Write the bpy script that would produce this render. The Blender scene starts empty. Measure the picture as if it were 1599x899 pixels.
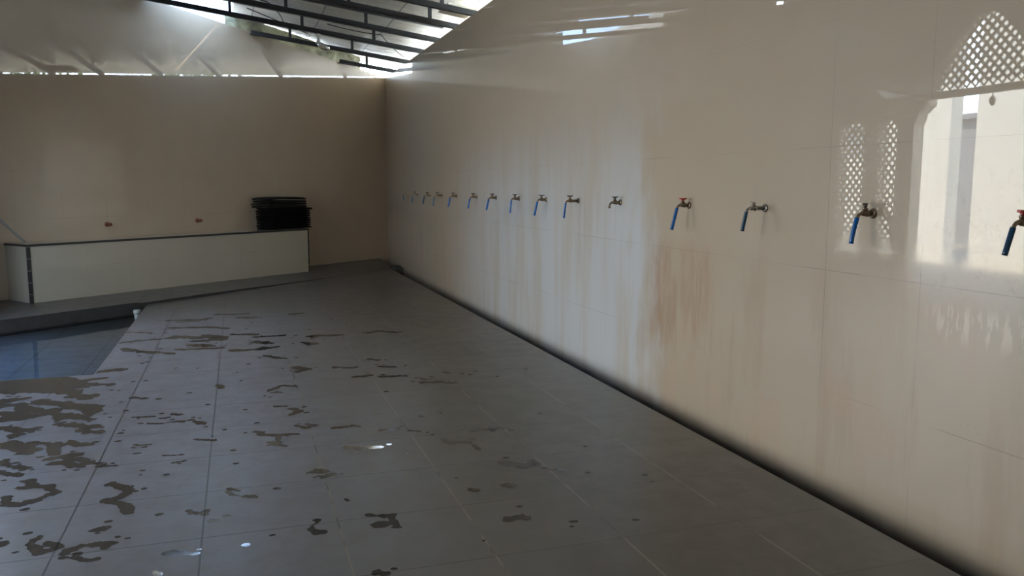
import bpy, bmesh, math, random
from mathutils import Vector, Matrix, noise
random.seed(7)
S = bpy.context.scene
COL = S.collection
PI = math.pi

# ------------------------------------------------------------------ camera, world, sun, exposure
FPX, H = 1285.0, 1.57
pitch = math.atan((449.5 - 290) / FPX)
head = -math.atan((370 - 799.5) / (FPX / math.cos(pitch)))      # to the right of +Y
fwd = Vector((math.sin(head) * math.cos(pitch), math.cos(head) * math.cos(pitch), -math.sin(pitch)))
rgt = Vector((math.cos(head), -math.sin(head), 0))
upv = rgt.cross(fwd)
CAM = Vector((0, 0, H))
cd = bpy.data.cameras.new('camera'); cam = bpy.data.objects.new('camera', cd); COL.objects.link(cam)
cd.sensor_width = 36; cd.lens = 36 * FPX / 1599; cd.clip_start = 0.05; cd.clip_end = 300
m = Matrix((rgt, upv, -fwd)).transposed().to_4x4(); m.translation = CAM
cam.matrix_world = m
S.camera = cam

w = bpy.data.worlds.new('sky'); S.world = w; w.use_nodes = True
wn = w.node_tree.nodes; wl = w.node_tree.links
bg = wn['Background']
tc = wn.new('ShaderNodeTexCoord'); sep = wn.new('ShaderNodeSeparateXYZ'); cr = wn.new('ShaderNodeValToRGB')
wl.new(tc.outputs['Generated'], sep.inputs[0]); wl.new(sep.outputs['Z'], cr.inputs[0]); wl.new(cr.outputs[0], bg.inputs[0])
cr.color_ramp.elements[0].position = 0.0; cr.color_ramp.elements[0].color = (0.72, 0.86, 1.0, 1)
cr.color_ramp.elements[1].position = 0.5; cr.color_ramp.elements[1].color = (0.09, 0.16, 0.30, 1)
bg.inputs[1].default_value = 60.0

sd = bpy.data.lights.new('sun', 'SUN'); sd.energy = 46; sd.angle = math.radians(0.6); sd.color = (1.0, 0.93, 0.80)
so = bpy.data.objects.new('sun', sd); COL.objects.link(so)
sdir = Vector((0.62, -0.22, 0.80))                                # towards the sun
so.rotation_euler = sdir.to_track_quat('Z', 'Y').to_euler()
so.location = (6, -4, 12)

vs = S.view_settings
vs.view_transform = 'Standard'; vs.look = 'None'; vs.gamma = 1; vs.exposure = -0.62; vs.use_curve_mapping = False
S.cycles.max_bounces = 10; S.cycles.diffuse_bounces = 6; S.cycles.glossy_bounces = 5
S.cycles.sample_clamp_indirect = 6; S.cycles.use_guiding = True; S.cycles.guiding_training_samples = 64; S.cycles.use_adaptive_sampling = False

# ------------------------------------------------------------------ key dimensions
WX = 2.93            # tiled face of the right wall
EX = 2.73            # edge of the floor beside the gutter
LX = -3.3            # inner face of the left wall
CY = 16.96           # the far corner
BD = Vector((-0.785, -0.62, 0)).normalized()   # along the back wall from the corner to the left
BN = Vector((-BD.y, BD.x, 0))                  # outward normal of the back wall
if BN.y < 0: BN = -BN
CORN = Vector((WX, CY, 0))
def wall_top(x): return 3.73 + 0.15 * (WX - x)
def roof_z(x): return 4.05 + 0.137 * (WX - x)
def back_y(x): return CY + (x - WX) * BD.y / BD.x

def ray(x, y): return fwd + rgt * ((x - 799.5) / FPX) - upv * ((y - 449.5) / FPX)
def ground(x, y, z=0.0):
    d = ray(x, y); t = (z - H) / d.z; return CAM + d * t

# ------------------------------------------------------------------ mesh helpers
def link(name, bm, mats, parent=None, smooth=False):
    me = bpy.data.meshes.new(name); bm.normal_update(); bm.to_mesh(me); bm.free()
    if not isinstance(mats, (list, tuple)): mats = [mats]
    for mm in mats: me.materials.append(mm)
    if smooth:
        for p in me.polygons: p.use_smooth = True
    o = bpy.data.objects.new(name, me); COL.objects.link(o)
    if parent: o.parent = parent
    return o
def struct(o): o['kind'] = 'structure'; return o
def tag(o, label, cat, group=None, kind=None):
    o['label'] = label; o['category'] = cat
    if group: o['group'] = group
    if kind: o['kind'] = kind
    return o
def empty(name, loc=(0, 0, 0), rz=0.0):
    o = bpy.data.objects.new(name, None); COL.objects.link(o); o.location = loc; o.rotation_euler = (0, 0, rz)
    o.empty_display_size = 0.05
    return o
def copy_tree(root):
    r = root.copy(); COL.objects.link(r)
    for ch in list(root.children):
        c = ch.copy(); COL.objects.link(c); c.parent = r
        for g in list(ch.children):
            d = g.copy(); COL.objects.link(d); d.parent = c
    return r
def box(bm, x0, x1, y0, y1, z0, z1, mi=0):
    v = [bm.verts.new(p) for p in ((x0,y0,z0),(x1,y0,z0),(x1,y1,z0),(x0,y1,z0),(x0,y0,z1),(x1,y0,z1),(x1,y1,z1),(x0,y1,z1))]
    for q in ((0,3,2,1),(4,5,6,7),(0,1,5,4),(1,2,6,5),(2,3,7,6),(3,0,4,7)):
        f = bm.faces.new([v[i] for i in q]); f.material_index = mi
    return v
def beam(bm, a, b, wd, ht, up=Vector((0,0,1)), mi=0):
    a = Vector(a); b = Vector(b); d = (b - a).normalized()
    s = d.cross(up).normalized() * wd / 2; u = s.cross(d).normalized() * ht / 2
    v = [bm.verts.new(p + sx * s + sy * u) for p in (a, b) for sx, sy in ((-1,-1),(1,-1),(1,1),(-1,1))]
    for q in ((0,1,2,3),(7,6,5,4),(0,4,5,1),(1,5,6,2),(2,6,7,3),(3,7,4,0)):
        f = bm.faces.new([v[i] for i in q]); f.material_index = mi
def tube(bm, pts, radii, seg=12, cap=True, squash=None):
    pts = [Vector(p) for p in pts]; n = len(pts)
    if not hasattr(radii, '__len__'): radii = [radii] * n
    rings = []
    ref = None
    for i, p in enumerate(pts):
        a = pts[max(i-1, 0)]; b = pts[min(i+1, n-1)]
        d = (b - a)
        if d.length < 1e-9: d = Vector((0,0,1))
        d.normalize()
        if ref is None: ref = Vector((0,0,1)) if abs(d.z) < 0.9 else Vector((1,0,0))
        s = d.cross(ref).normalized(); u = s.cross(d).normalized(); ref = u
        rings.append([bm.verts.new(p + (s * math.cos(t) + u * math.sin(t)) * radii[i]) for t in [2*PI*k/seg for k in range(seg)]])
    for i in range(n-1):
        for k in range(seg):
            bm.faces.new((rings[i][k], rings[i][(k+1)%seg], rings[i+1][(k+1)%seg], rings[i+1][k]))
    if cap:
        bm.faces.new(rings[0][::-1]); bm.faces.new(rings[-1])
def prism(bm, poly, z0, z1, mi=0):
    """poly: (x, y) outline, extruded z0..z1"""
    a = [bm.verts.new((x, y, z0)) for x, y in poly]; b = [bm.verts.new((x, y, z1)) for x, y in poly]
    n = len(poly)
    fs = [bm.faces.new(a), bm.faces.new(b)] + [bm.faces.new((a[i], a[(i+1)%n], b[(i+1)%n], b[i])) for i in range(n)]
    for f in fs: f.material_index = mi
    bmesh.ops.recalc_face_normals(bm, faces=fs)
def extrude_outline(bm, pts3, off, mi=0):
    off = Vector(off)
    a = [bm.verts.new(p) for p in pts3]; b = [bm.verts.new(Vector(p) + off) for p in pts3]
    n = len(a)
    fs = [bm.faces.new(a), bm.faces.new(b)] + [bm.faces.new((a[i], a[(i+1)%n], b[(i+1)%n], b[i])) for i in range(n)]
    for f in fs: f.material_index = mi
    bmesh.ops.recalc_face_normals(bm, faces=fs)
def bevel(o, wdt, seg=2):
    md = o.modifiers.new('bevel', 'BEVEL'); md.width = wdt; md.segments = seg; md.limit_method = 'ANGLE'; return o

# ------------------------------------------------------------------ materials
class NT:
    def __init__(s, name):
        s.m = bpy.data.materials.new(name); s.m.use_nodes = True
        s.n = s.m.node_tree.nodes; s.l = s.m.node_tree.links
        s.b = s.n['Principled BSDF']
    def new(s, t, **kw):
        nd = s.n.new(t)
        for k, v in kw.items(): setattr(nd, k, v)
        return nd
    def put(s, sock, v):
        if isinstance(v, bpy.types.NodeSocket): s.l.new(v, sock)
        else: sock.default_value = v
    def math(s, op, a, b=None, c=None, clamp=False):
        nd = s.new('ShaderNodeMath', operation=op); nd.use_clamp = clamp
        s.put(nd.inputs[0], a)
        if b is not None: s.put(nd.inputs[1], b)
        if c is not None: s.put(nd.inputs[2], c)
        return nd.outputs[0]
    def coord(s):
        g = s.new('ShaderNodeNewGeometry'); sp = s.new('ShaderNodeSeparateXYZ'); s.l.new(g.outputs['Position'], sp.inputs[0])
        return g.outputs['Position'], sp.outputs
    def obj(s): return s.new('ShaderNodeTexCoord').outputs['Object']
    def comb(s, x, y, z):
        nd = s.new('ShaderNodeCombineXYZ'); s.put(nd.inputs[0], x); s.put(nd.inputs[1], y); s.put(nd.inputs[2], z); return nd.outputs[0]
    def noise(s, vec, scale, detail=4, rough=0.55, dist=0.0):
        nd = s.new('ShaderNodeTexNoise'); s.l.new(vec, nd.inputs['Vector']); nd.inputs['Scale'].default_value = scale
        nd.inputs['Detail'].default_value = detail; nd.inputs['Roughness'].default_value = rough; nd.inputs['Distortion'].default_value = dist
        return nd.outputs['Fac']
    def ramp(s, fac, p0, p1, c0=0.0, c1=1.0):
        nd = s.new('ShaderNodeMapRange'); nd.clamp = True; s.put(nd.inputs[0], fac)
        nd.inputs[1].default_value = p0; nd.inputs[2].default_value = p1; nd.inputs[3].default_value = c0; nd.inputs[4].default_value = c1
        nd.interpolation_type = 'SMOOTHSTEP'
        return nd.outputs[0]
    def mix(s, fac, a, b):
        nd = s.new('ShaderNodeMix', data_type='RGBA'); s.put(nd.inputs[0], fac)
        s.put(nd.inputs[6], a if isinstance(a, bpy.types.NodeSocket) else (*a, 1)); s.put(nd.inputs[7], b if isinstance(b, bpy.types.NodeSocket) else (*b, 1))
        return nd.outputs[2]
    def joint(s, v, off, sp, wd):
        """1 on the joints of a grid along v"""
        t = s.math('DIVIDE', s.math('SUBTRACT', v, off), sp)
        f = s.math('ABSOLUTE', s.math('SUBTRACT', s.math('FRACT', s.math('ADD', t, 0.5)), 0.5))
        return s.math('LESS_THAN', f, wd / sp / 2)
    def cell(s, v, off, sp): return s.math('FLOOR', s.math('DIVIDE', s.math('SUBTRACT', v, off), sp))
    def white(s, vec):
        nd = s.new('ShaderNodeTexWhiteNoise'); s.l.new(vec, nd.inputs['Vector']); return nd.outputs['Value']
    def bump(s, h, dist, strength=1.0, base=None):
        nd = s.new('ShaderNodeBump'); s.l.new(h, nd.inputs['Height']); nd.inputs['Distance'].default_value = dist; nd.inputs['Strength'].default_value = strength
        if base: s.l.new(base, nd.inputs['Normal'])
        return nd.outputs[0]

def simple(name, col, rough=0.5, metal=0.0, spec=0.5, var=0.12, scale=30, bmp=0.0):
    t = NT(name); v = t.obj(); nz = t.noise(v, scale)
    c1 = tuple(max(0, c * (1 - var)) for c in col); c2 = tuple(min(1, c * (1 + var)) for c in col)
    t.l.new(t.mix(nz, c1, c2), t.b.inputs['Base Color'])
    t.b.inputs['Roughness'].default_value = rough; t.b.inputs['Metallic'].default_value = metal; t.b.inputs['Specular IOR Level'].default_value = spec
    if bmp: t.l.new(t.bump(nz, bmp), t.b.inputs['Normal'])
    return t.m

def wall_tile(name, axis, col_a=(0.43, 0.375, 0.30), col_b=(0.49, 0.43, 0.35), stains=True, jw=0.0035):
    """polished cream porcelain; joints on a 0.64 m grid. axis: vector along the wall (x, y)"""
    t = NT(name); pos, xyz = t.coord()
    u = t.math('ADD', t.math('MULTIPLY', xyz['X'], axis[0]), t.math('MULTIPLY', xyz['Y'], axis[1]))
    z = xyz['Z']
    ju = t.joint(u, 2.94, 0.64, jw); jz = t.joint(z, 1.13, 0.64, jw)
    j = t.math('MAXIMUM', ju, jz)
    fade = t.math('MULTIPLY', t.ramp(t.noise(t.comb(u, 0.0, z), 1.3, 3), 0.42, 0.6), t.ramp(z, 2.6, 1.2, 0.25, 1.0))          # the joints are grouted flush in places
    j = t.math('MULTIPLY', j, t.math('MULTIPLY_ADD', fade, 0.75, 0.08))
    cid = t.comb(t.cell(u, 2.94, 0.64), t.cell(z, 1.13, 0.64), 0.0)
    rnd = t.white(cid)
    c = t.mix(t.noise(t.comb(u, 0.0, z), 2.2, 5), col_a, col_b)
    cloud = t.noise(t.comb(u, 3.0, z), 9, 4)
    c = t.mix(t.math('MULTIPLY', cloud, 0.14), c, (0.45, 0.39, 0.33))
    if stains:
        low = t.ramp(z, 1.45, 0.9)                                          # below the taps
        st = t.noise(t.comb(t.math('MULTIPLY', u, 5.0), 1.0, t.math('MULTIPLY', z, 0.7)), 1.0, 5, 0.6)
        st = t.math('MULTIPLY', t.ramp(st, 0.50, 0.68), low)
        c = t.mix(t.math('MULTIPLY', st, 0.30), c, (0.36, 0.26, 0.19))
        st2 = t.noise(t.comb(t.math('MULTIPLY', u, 1.1), 7.0, t.math('MULTIPLY', z, 0.8)), 1.6, 5, 0.62)
        st2 = t.math('MULTIPLY', t.ramp(st2, 0.54, 0.60), low)
        c = t.mix(t.math('MULTIPLY', st2, 0.25), c, (0.50, 0.36, 0.27))
        # limescale splashes: fine specks and runs round the near taps
        sp = t.new('ShaderNodeTexVoronoi'); t.l.new(t.comb(u, 0.0, z), sp.inputs['Vector']); sp.inputs['Scale'].default_value = 38
        dots = t.math('LESS_THAN', sp.outputs['Distance'], 0.10)
        dots = t.math('MULTIPLY', dots, t.ramp(t.noise(t.comb(u, 5.0, z), 3.0, 3), 0.52, 0.62))
        near = t.math('MULTIPLY', t.ramp(u, 3.6, 2.7), t.ramp(z, 1.6, 1.45))
        c = t.mix(t.math('MULTIPLY', t.math('MULTIPLY', dots, near), 0.55), c, (0.30, 0.24, 0.18))
        # reddish run under the red-handled tap, drip marks and specks by the near taps
        def band(v, a0, a1, b0, b1): return t.math('MULTIPLY', t.ramp(v, a0, a1), t.ramp(v, b1, b0))
        rr = t.noise(t.comb(t.math('MULTIPLY', u, 6.0), 12.0, t.math('MULTIPLY', z, 1.1)), 1.0, 5, 0.65)
        red = t.math('MULTIPLY', t.math('MULTIPLY', band(u, 4.5, 4.9, 5.35, 5.75), band(z, 0.25, 0.6, 1.05, 1.25)), t.ramp(rr, 0.38, 0.62))
        c = t.mix(t.math('MULTIPLY', red, 0.55), c, (0.34, 0.205, 0.135))
        dr = t.noise(t.comb(t.math('MULTIPLY', u, 26.0), 15.0, t.math('MULTIPLY', z, 5.0)), 1.0, 3, 0.6)
        drip = t.math('MULTIPLY', t.math('MULTIPLY', t.ramp(u, 2.95, 2.75), band(z, 0.86, 0.97, 1.0, 1.08)), t.ramp(dr, 0.48, 0.56))
        c = t.mix(t.math('MULTIPLY', drip, 0.55), c, (0.70, 0.66, 0.58))
        mt = t.noise(t.comb(u, 16.0, t.math('MULTIPLY', z, 0.8)), 14.0, 6, 0.75)
        mott = t.math('MULTIPLY', t.math('MULTIPLY', t.ramp(u, 3.3, 2.7), band(z, 0.9, 1.25, 1.45, 1.8)), t.ramp(mt, 0.50, 0.64))
        c = t.mix(t.math('MULTIPLY', mott, 0.35), c, (0.30, 0.24, 0.17))
        # pale bluish tone under the middle taps, ragged towards the near side
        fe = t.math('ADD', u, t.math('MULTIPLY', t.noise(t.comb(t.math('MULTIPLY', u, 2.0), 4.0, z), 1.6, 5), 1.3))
        pale_blue = t.math('MULTIPLY', t.math('MULTIPLY', t.ramp(fe, 6.0, 6.5), t.ramp(u, 12.5, 8.5)), t.ramp(z, 2.6, 1.2))
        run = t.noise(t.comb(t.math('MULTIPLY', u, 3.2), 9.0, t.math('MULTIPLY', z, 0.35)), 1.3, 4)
        pale_blue = t.math('MULTIPLY', pale_blue, t.ramp(run, 0.3, 0.6, 0.45, 1.0))
        c = t.mix(t.math('MULTIPLY', pale_blue, 0.85), c, (0.56, 0.63, 0.72))
        gutter_shade = t.ramp(t.math('ADD', z, t.math('MULTIPLY', t.noise(t.comb(u, 8.0, 0.0), 2.0, 4), 0.05)), 0.09, -0.05)  # shade of the gutter painted into the wall foot
        c = t.mix(t.math('MULTIPLY', gutter_shade, 0.6), c, (0.10, 0.08, 0.06))
    c = t.mix(t.math('MULTIPLY', j, 0.6), c, (0.19, 0.15, 0.12))
    t.l.new(c, t.b.inputs['Base Color'])
    t.b.inputs['Roughness'].default_value = 0.42
    t.b.inputs['Specular IOR Level'].default_value = 0.45
    t.b.inputs['Coat Weight'].default_value = 1.0
    t.b.inputs['Coat IOR'].default_value = 1.65
    sm = t.noise(t.comb(t.math('MULTIPLY', u, 2.0), 2.0, z), 1.6, 4)
    splash = t.math('MULTIPLY', t.ramp(t.math('ADD', z, t.math('MULTIPLY', t.noise(t.comb(u, 6.0, z), 0.6, 1), 0.4)), 1.7, 0.95, 0.0, 0.24), 1.0 if stains else 0.0)
    t.l.new(t.math('ADD', t.ramp(sm, 0.5, 0.85, 0.008, 0.02), splash), t.b.inputs['Coat Roughness'])
    hgt = t.noise(t.comb(u, 0.0, z), 1.5, 1, 0.4)
    tilt = t.math('MULTIPLY', t.math('MULTIPLY', t.math('SUBTRACT', rnd, 0.5), t.math('ADD', u, z)), 0.0)
    nb = t.bump(t.math('ADD', hgt, tilt), 0.00015)
    t.l.new(nb, t.b.inputs['Coat Normal'])
    t.l.new(t.bump(t.math('MULTIPLY', j, -1.0), 0.001, 1.0, nb), t.b.inputs['Normal'])
    return t.m

M = {}
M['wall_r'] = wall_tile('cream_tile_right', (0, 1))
M['wall_b'] = wall_tile('cream_tile_back', (-BD.x, -BD.y), (0.40, 0.315, 0.225), (0.46, 0.365, 0.265), stains=False)
M['wall_l'] = wall_tile('cream_tile_left', (0, 1), stains=False)
M['bench_tile'] = wall_tile('bench_tile', (-BD.x, -BD.y), (0.38, 0.35, 0.28), (0.43, 0.40, 0.32), stains=False)

def floor_mat(name, wet=False, bright=1.0):
    t = NT(name); pos, xyz = t.coord(); x, y = xyz['X'], xyz['Y']
    jx = t.joint(x, -0.21, 0.60, 0.009); jy = t.joint(y, 3.79, 0.592, 0.008)
    p2 = t.comb(x, y, 0.0)
    big = t.noise(p2, 1.1, 5, 0.6); mid = t.noise(p2, 5.5, 6, 0.65); fine = t.noise(p2, 70, 3, 0.7)
    rnd = t.white(t.comb(t.cell(x, -0.21, 0.6), t.cell(y, 3.79, 0.592), 1.0))
    b = bright
    c = t.mix(mid, (0.088*b, 0.080*b, 0.071*b), (0.125*b, 0.113*b, 0.100*b))
    c = t.mix(t.math('MULTIPLY', t.ramp(big, 0.35, 0.7), 0.5), c, (0.085*b, 0.072*b, 0.058*b))
    c = t.mix(t.math('MULTIPLY', rnd, 0.25), c, (0.07*b, 0.065*b, 0.06*b))
    c = t.mix(t.math('MULTIPLY', t.ramp(fine, 0.45, 0.75), 0.25), c, (0.12*b, 0.112*b, 0.104*b))
    # bluish sky sheen painted into the floor colour around the basin
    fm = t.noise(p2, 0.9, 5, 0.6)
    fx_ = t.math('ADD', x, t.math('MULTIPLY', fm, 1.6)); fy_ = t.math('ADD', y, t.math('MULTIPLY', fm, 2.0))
    pale_blue = t.math('MULTIPLY', t.math('MULTIPLY', t.ramp(fx_, 2.3, 0.7), t.ramp(fy_, 12.6, 11.0)), t.ramp(y, 2.6, 5.2, 0.35, 1.0))
    pale_blue = t.math('MULTIPLY', pale_blue, t.ramp(t.noise(p2, 6.0, 8, 0.75), 0.35, 0.62, 0.35, 1.0))
    if not wet: c = t.mix(t.math('MULTIPLY', pale_blue, 0.72), c, (0.195*b, 0.203*b, 0.240*b))
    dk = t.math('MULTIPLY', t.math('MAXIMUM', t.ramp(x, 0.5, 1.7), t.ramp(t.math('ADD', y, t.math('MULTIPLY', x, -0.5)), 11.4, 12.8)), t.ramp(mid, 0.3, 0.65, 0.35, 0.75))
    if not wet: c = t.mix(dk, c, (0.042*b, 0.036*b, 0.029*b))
    # grout: pale between the columns on the right, dark on the left and across
    dark = (0.018, 0.016, 0.014); pale = (0.19, 0.16, 0.12)
    patch = t.ramp(t.noise(p2, 2.5, 3), 0.40, 0.55)
    gx = t.mix(t.math('MULTIPLY', t.math('GREATER_THAN', x, 0.1), patch), dark, pale)
    c = t.mix(t.math('MULTIPLY', jy, t.math('MULTIPLY_ADD', patch, 0.3, 0.7)), c, dark)
    c = t.mix(t.math('MULTIPLY', jx, 0.9), c, gx)
    if wet: c = t.mix(0.6, c, (0.022, 0.019, 0.015))
    t.l.new(c, t.b.inputs['Base Color'])
    if wet:
        t.b.inputs['Roughness'].default_value = 0.05; t.b.inputs['Specular IOR Level'].default_value = 0.25
        t.l.new(t.bump(t.noise(p2, 9, 1), 0.0002), t.b.inputs['Normal'])
    else:
        # damp sheen: smoother along the right side where the tap water runs
        damp = t.math('MULTIPLY', t.ramp(x, 1.2, 2.1), t.ramp(t.noise(p2, 0.5, 1), 0.2, 0.7))
        r0 = t.ramp(mid, 0.3, 0.7, 0.345, 0.39)
        r = t.math('SUBTRACT', r0, t.math('MULTIPLY', damp, 0.06))
        t.l.new(r, t.b.inputs['Roughness']); t.b.inputs['Specular IOR Level'].default_value = 1.0
        h = t.math('ADD', t.math('MULTIPLY', fine, 0.25), t.math('MULTIPLY', t.math('MAXIMUM', jx, jy), -1.2))
        t.l.new(t.bump(h, 0.0012), t.b.inputs['Normal'])
    return t.m
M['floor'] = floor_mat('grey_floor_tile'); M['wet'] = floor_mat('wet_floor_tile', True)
M['basin'] = floor_mat('basin_tile', False, 2.0)
M['concrete'] = simple('damp_concrete', (0.035, 0.034, 0.032), 0.75, var=0.35, scale=9, bmp=0.003)
M['trim'] = simple('black_edge_trim', (0.018, 0.02, 0.02), 0.35, var=0.2)
M['steel'] = simple('black_painted_steel', (0.012, 0.012, 0.014), 0.45, var=0.25)
M['chrome'] = simple('worn_chrome', (0.50, 0.47, 0.43), 0.22, 1.0, var=0.2, scale=60)
M['brass'] = simple('tarnished_metal', (0.30, 0.24, 0.18), 0.32, 1.0, var=0.25, scale=60)
M['red'] = simple('red_handle_paint', (0.50, 0.02, 0.02), 0.35)
M['greyhandle'] = simple('grey_handle', (0.12, 0.11, 0.10), 0.4, 0.6)
M['copper'] = simple('rusty_pipe', (0.25, 0.09, 0.05), 0.5, 0.4)
M['mat_black'] = simple('black_mat_fabric', (0.004, 0.004, 0.0045), 0.9, spec=0.08, var=0.5, scale=12, bmp=0.004)
M['mat_olive'] = simple('faded_black_mat_fabric', (0.012, 0.012, 0.009), 0.85, spec=0.15, var=0.5, scale=12, bmp=0.004)
M['pvc'] = simple('white_pvc', (0.62, 0.62, 0.58), 0.35)
M['grey_pvc'] = simple('dirty_grey_plastic', (0.26, 0.27, 0.26), 0.4)
M['cable'] = simple('dark_cable', (0.02, 0.018, 0.016), 0.6)
M['bark'] = simple('bark', (0.12, 0.08, 0.05), 0.9, var=0.4, scale=8, bmp=0.01)
M['earth'] = simple('pale_paving', (0.36, 0.31, 0.25), 0.9, var=0.15, scale=3)
M['pale_earth'] = simple('pale_sandy_lane', (0.42, 0.36, 0.26), 0.9, var=0.15, scale=3)
M['plaster'] = simple('cream_plaster', (0.80, 0.74, 0.62), 0.85, var=0.06, scale=1.2)
M['grey_plaster'] = simple('grey_plaster', (0.22, 0.22, 0.22), 0.85, var=0.1, scale=1.2)
M['jali'] = simple('pierced_screen_stone', (0.42, 0.37, 0.31), 0.7, var=0.1)

def hose_mat(name, col):
    t = NT(name); t.l.new(t.mix(t.noise(t.obj(), 50), tuple(c*0.75 for c in col), col), t.b.inputs['Base Color'])
    t.b.inputs['Roughness'].default_value = 0.25; t.b.inputs['Coat Weight'].default_value = 0.5
    return t.m
M['hose'] = hose_mat('blue_rubber_hose', (0.005, 0.13, 0.50)); M['hose_dull'] = hose_mat('dull_blue_rubber_hose', (0.012, 0.07, 0.16))

def sheet_mat():
    t = NT('roof_sheet'); pos, xyz = t.coord(); x, y = xyz['X'], xyz['Y']
    p2 = t.comb(x, y, 0.0)
    c = t.mix(t.ramp(t.noise(p2, 0.9, 5, 0.6), 0.35, 0.7), (0.60, 0.58, 0.53), (0.80, 0.77, 0.68))
    c = t.mix(t.math('MULTIPLY', t.ramp(t.noise(t.comb(t.math('MULTIPLY', x, 0.6), y, 4.0), 2.6, 6, 0.7), 0.5, 0.7), 0.55), c, (0.20, 0.18, 0.13))
    seam = t.joint(t.math('ADD', x, t.math('MULTIPLY', t.math('SINE', t.math('MULTIPLY', y, 1.7)), 0.015)), 0.35, 1.02, 0.02)
    seam2 = t.joint(y, 0.4, 2.35, 0.015)
    c = t.mix(t.math('MULTIPLY', t.math('MAXIMUM', seam, t.math('MULTIPLY', seam2, 0.5)), 0.7), c, (0.08, 0.07, 0.06))
    t.l.new(c, t.b.inputs['Base Color']); t.b.inputs['Roughness'].default_value = 0.45
    t.l.new(t.bump(t.noise(p2, 3.0, 2), 0.02), t.b.inputs['Normal'])
    # slight translucency added to brighten the underside of the roof
    out = [k for k in t.n if k.type == 'OUTPUT_MATERIAL'][0]
    tr = t.new('ShaderNodeBsdfTranslucent'); t.l.new(c, tr.inputs[0]); mx = t.new('ShaderNodeMixShader'); mx.inputs[0].default_value = 0.016
    t.l.new(t.b.outputs[0], mx.inputs[1]); t.l.new(tr.outputs[0], mx.inputs[2]); t.l.new(mx.outputs[0], out.inputs[0])
    return t.m
M['sheet'] = sheet_mat()
def gable_mat():
    t = NT('stained_gable_sheet'); pos, xyz = t.coord(); p = t.comb(xyz['X'], xyz['Y'], t.math('MULTIPLY', xyz['Z'], 2.0))
    c = t.mix(t.ramp(t.noise(p, 2.2, 6, 0.65), 0.4, 0.65), (0.38, 0.38, 0.26), (0.15, 0.15, 0.11))
    c = t.mix(t.math('MULTIPLY', t.ramp(t.noise(p, 9, 4), 0.55, 0.7), 0.4), c, (0.12, 0.12, 0.09))
    t.l.new(c, t.b.inputs['Base Color']); t.b.inputs['Roughness'].default_value = 0.6
    return t.m
M['gable'] = gable_mat()
def translucent_mat():
    t = NT('translucent_diffuser'); n = t.n; out = [k for k in n if k.type == 'OUTPUT_MATERIAL'][0]
    tr = t.new('ShaderNodeBsdfTranslucent'); df = t.new('ShaderNodeBsdfDiffuse'); mx = t.new('ShaderNodeMixShader')
    c = t.mix(t.noise(t.obj(), 3.0), (0.80, 0.90, 0.98), (0.88, 0.95, 1.0))
    t.l.new(c, tr.inputs[0]); t.l.new(c, df.inputs[0]); mx.inputs[0].default_value = 0.15
    t.l.new(tr.outputs[0], mx.inputs[1]); t.l.new(df.outputs[0], mx.inputs[2]); t.l.new(mx.outputs[0], out.inputs[0])
    return t.m
M['translucent'] = translucent_mat()
def water_mat():
    t = NT('shallow_water'); out = [k for k in t.n if k.type == 'OUTPUT_MATERIAL'][0]
    tr = t.new('ShaderNodeBsdfTransparent'); tr.inputs[0].default_value = (0.80, 0.86, 0.86, 1)
    gl = t.new('ShaderNodeBsdfGlossy'); gl.inputs['Roughness'].default_value = 0.012
    fr = t.new('ShaderNodeFresnel'); fr.inputs[0].default_value = 1.33
    pos, xyz = t.coord()
    b = t.bump(t.noise(t.comb(xyz['X'], t.math('MULTIPLY', xyz['Y'], 0.6), 0.0), 1.6, 2, 0.4, 0.3), 0.006)
    t.l.new(b, gl.inputs['Normal']); t.l.new(b, fr.inputs['Normal'])
    mx = t.new('ShaderNodeMixShader'); t.l.new(fr.outputs[0], mx.inputs[0]); t.l.new(tr.outputs[0], mx.inputs[1]); t.l.new(gl.outputs[0], mx.inputs[2])
    t.l.new(mx.outputs[0], out.inputs[0]); return t.m
M['water'] = water_mat()
def glass_mat():
    t = NT('clear_glass'); t.b.inputs['Transmission Weight'].default_value = 1.0; t.b.inputs['Roughness'].default_value = 0.03
    t.b.inputs['Base Color'].default_value = (0.95, 0.97, 0.97, 1); return t.m
M['glass'] = glass_mat()
def leaf_mat():
    t = NT('green_leaves'); c = t.mix(t.noise(t.obj(), 2.5), (0.05, 0.11, 0.02), (0.22, 0.30, 0.06)); t.l.new(c, t.b.inputs['Base Color'])
    t.b.inputs['Roughness'].default_value = 0.5; return t.m
M['leaf'] = leaf_mat()

# ------------------------------------------------------------------ floor (with the basin cut out), gutter, ledge
BX, BY0 = -1.2, 7.52                                  # right and near edge of the sunken basin
E0 = ground(-140, 518, 0.05); E1 = ground(213, 472, 0.05); E2 = ground(525, 432, 0.0); E3 = Vector((EX, 15.43, 0))
def edge_z(x):                                         # height of the ledge's front lip, dying out to the right
    return 0.05 if x < E1.x - 0.01 else max(0.0, 0.034 * min(1.0, (E2.x - x) / 2.0))
bm = bmesh.new()
for poly in ([(LX, -4.0), (EX, -4.0), (EX, BY0), (LX, BY0)],
             [(BX, BY0), (EX, BY0), (EX, E3.y), (E2.x, E2.y), (BX, E1.y + 0.1)]):
    bm.faces.new([bm.verts.new((x, y, 0)) for x, y in poly])
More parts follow.
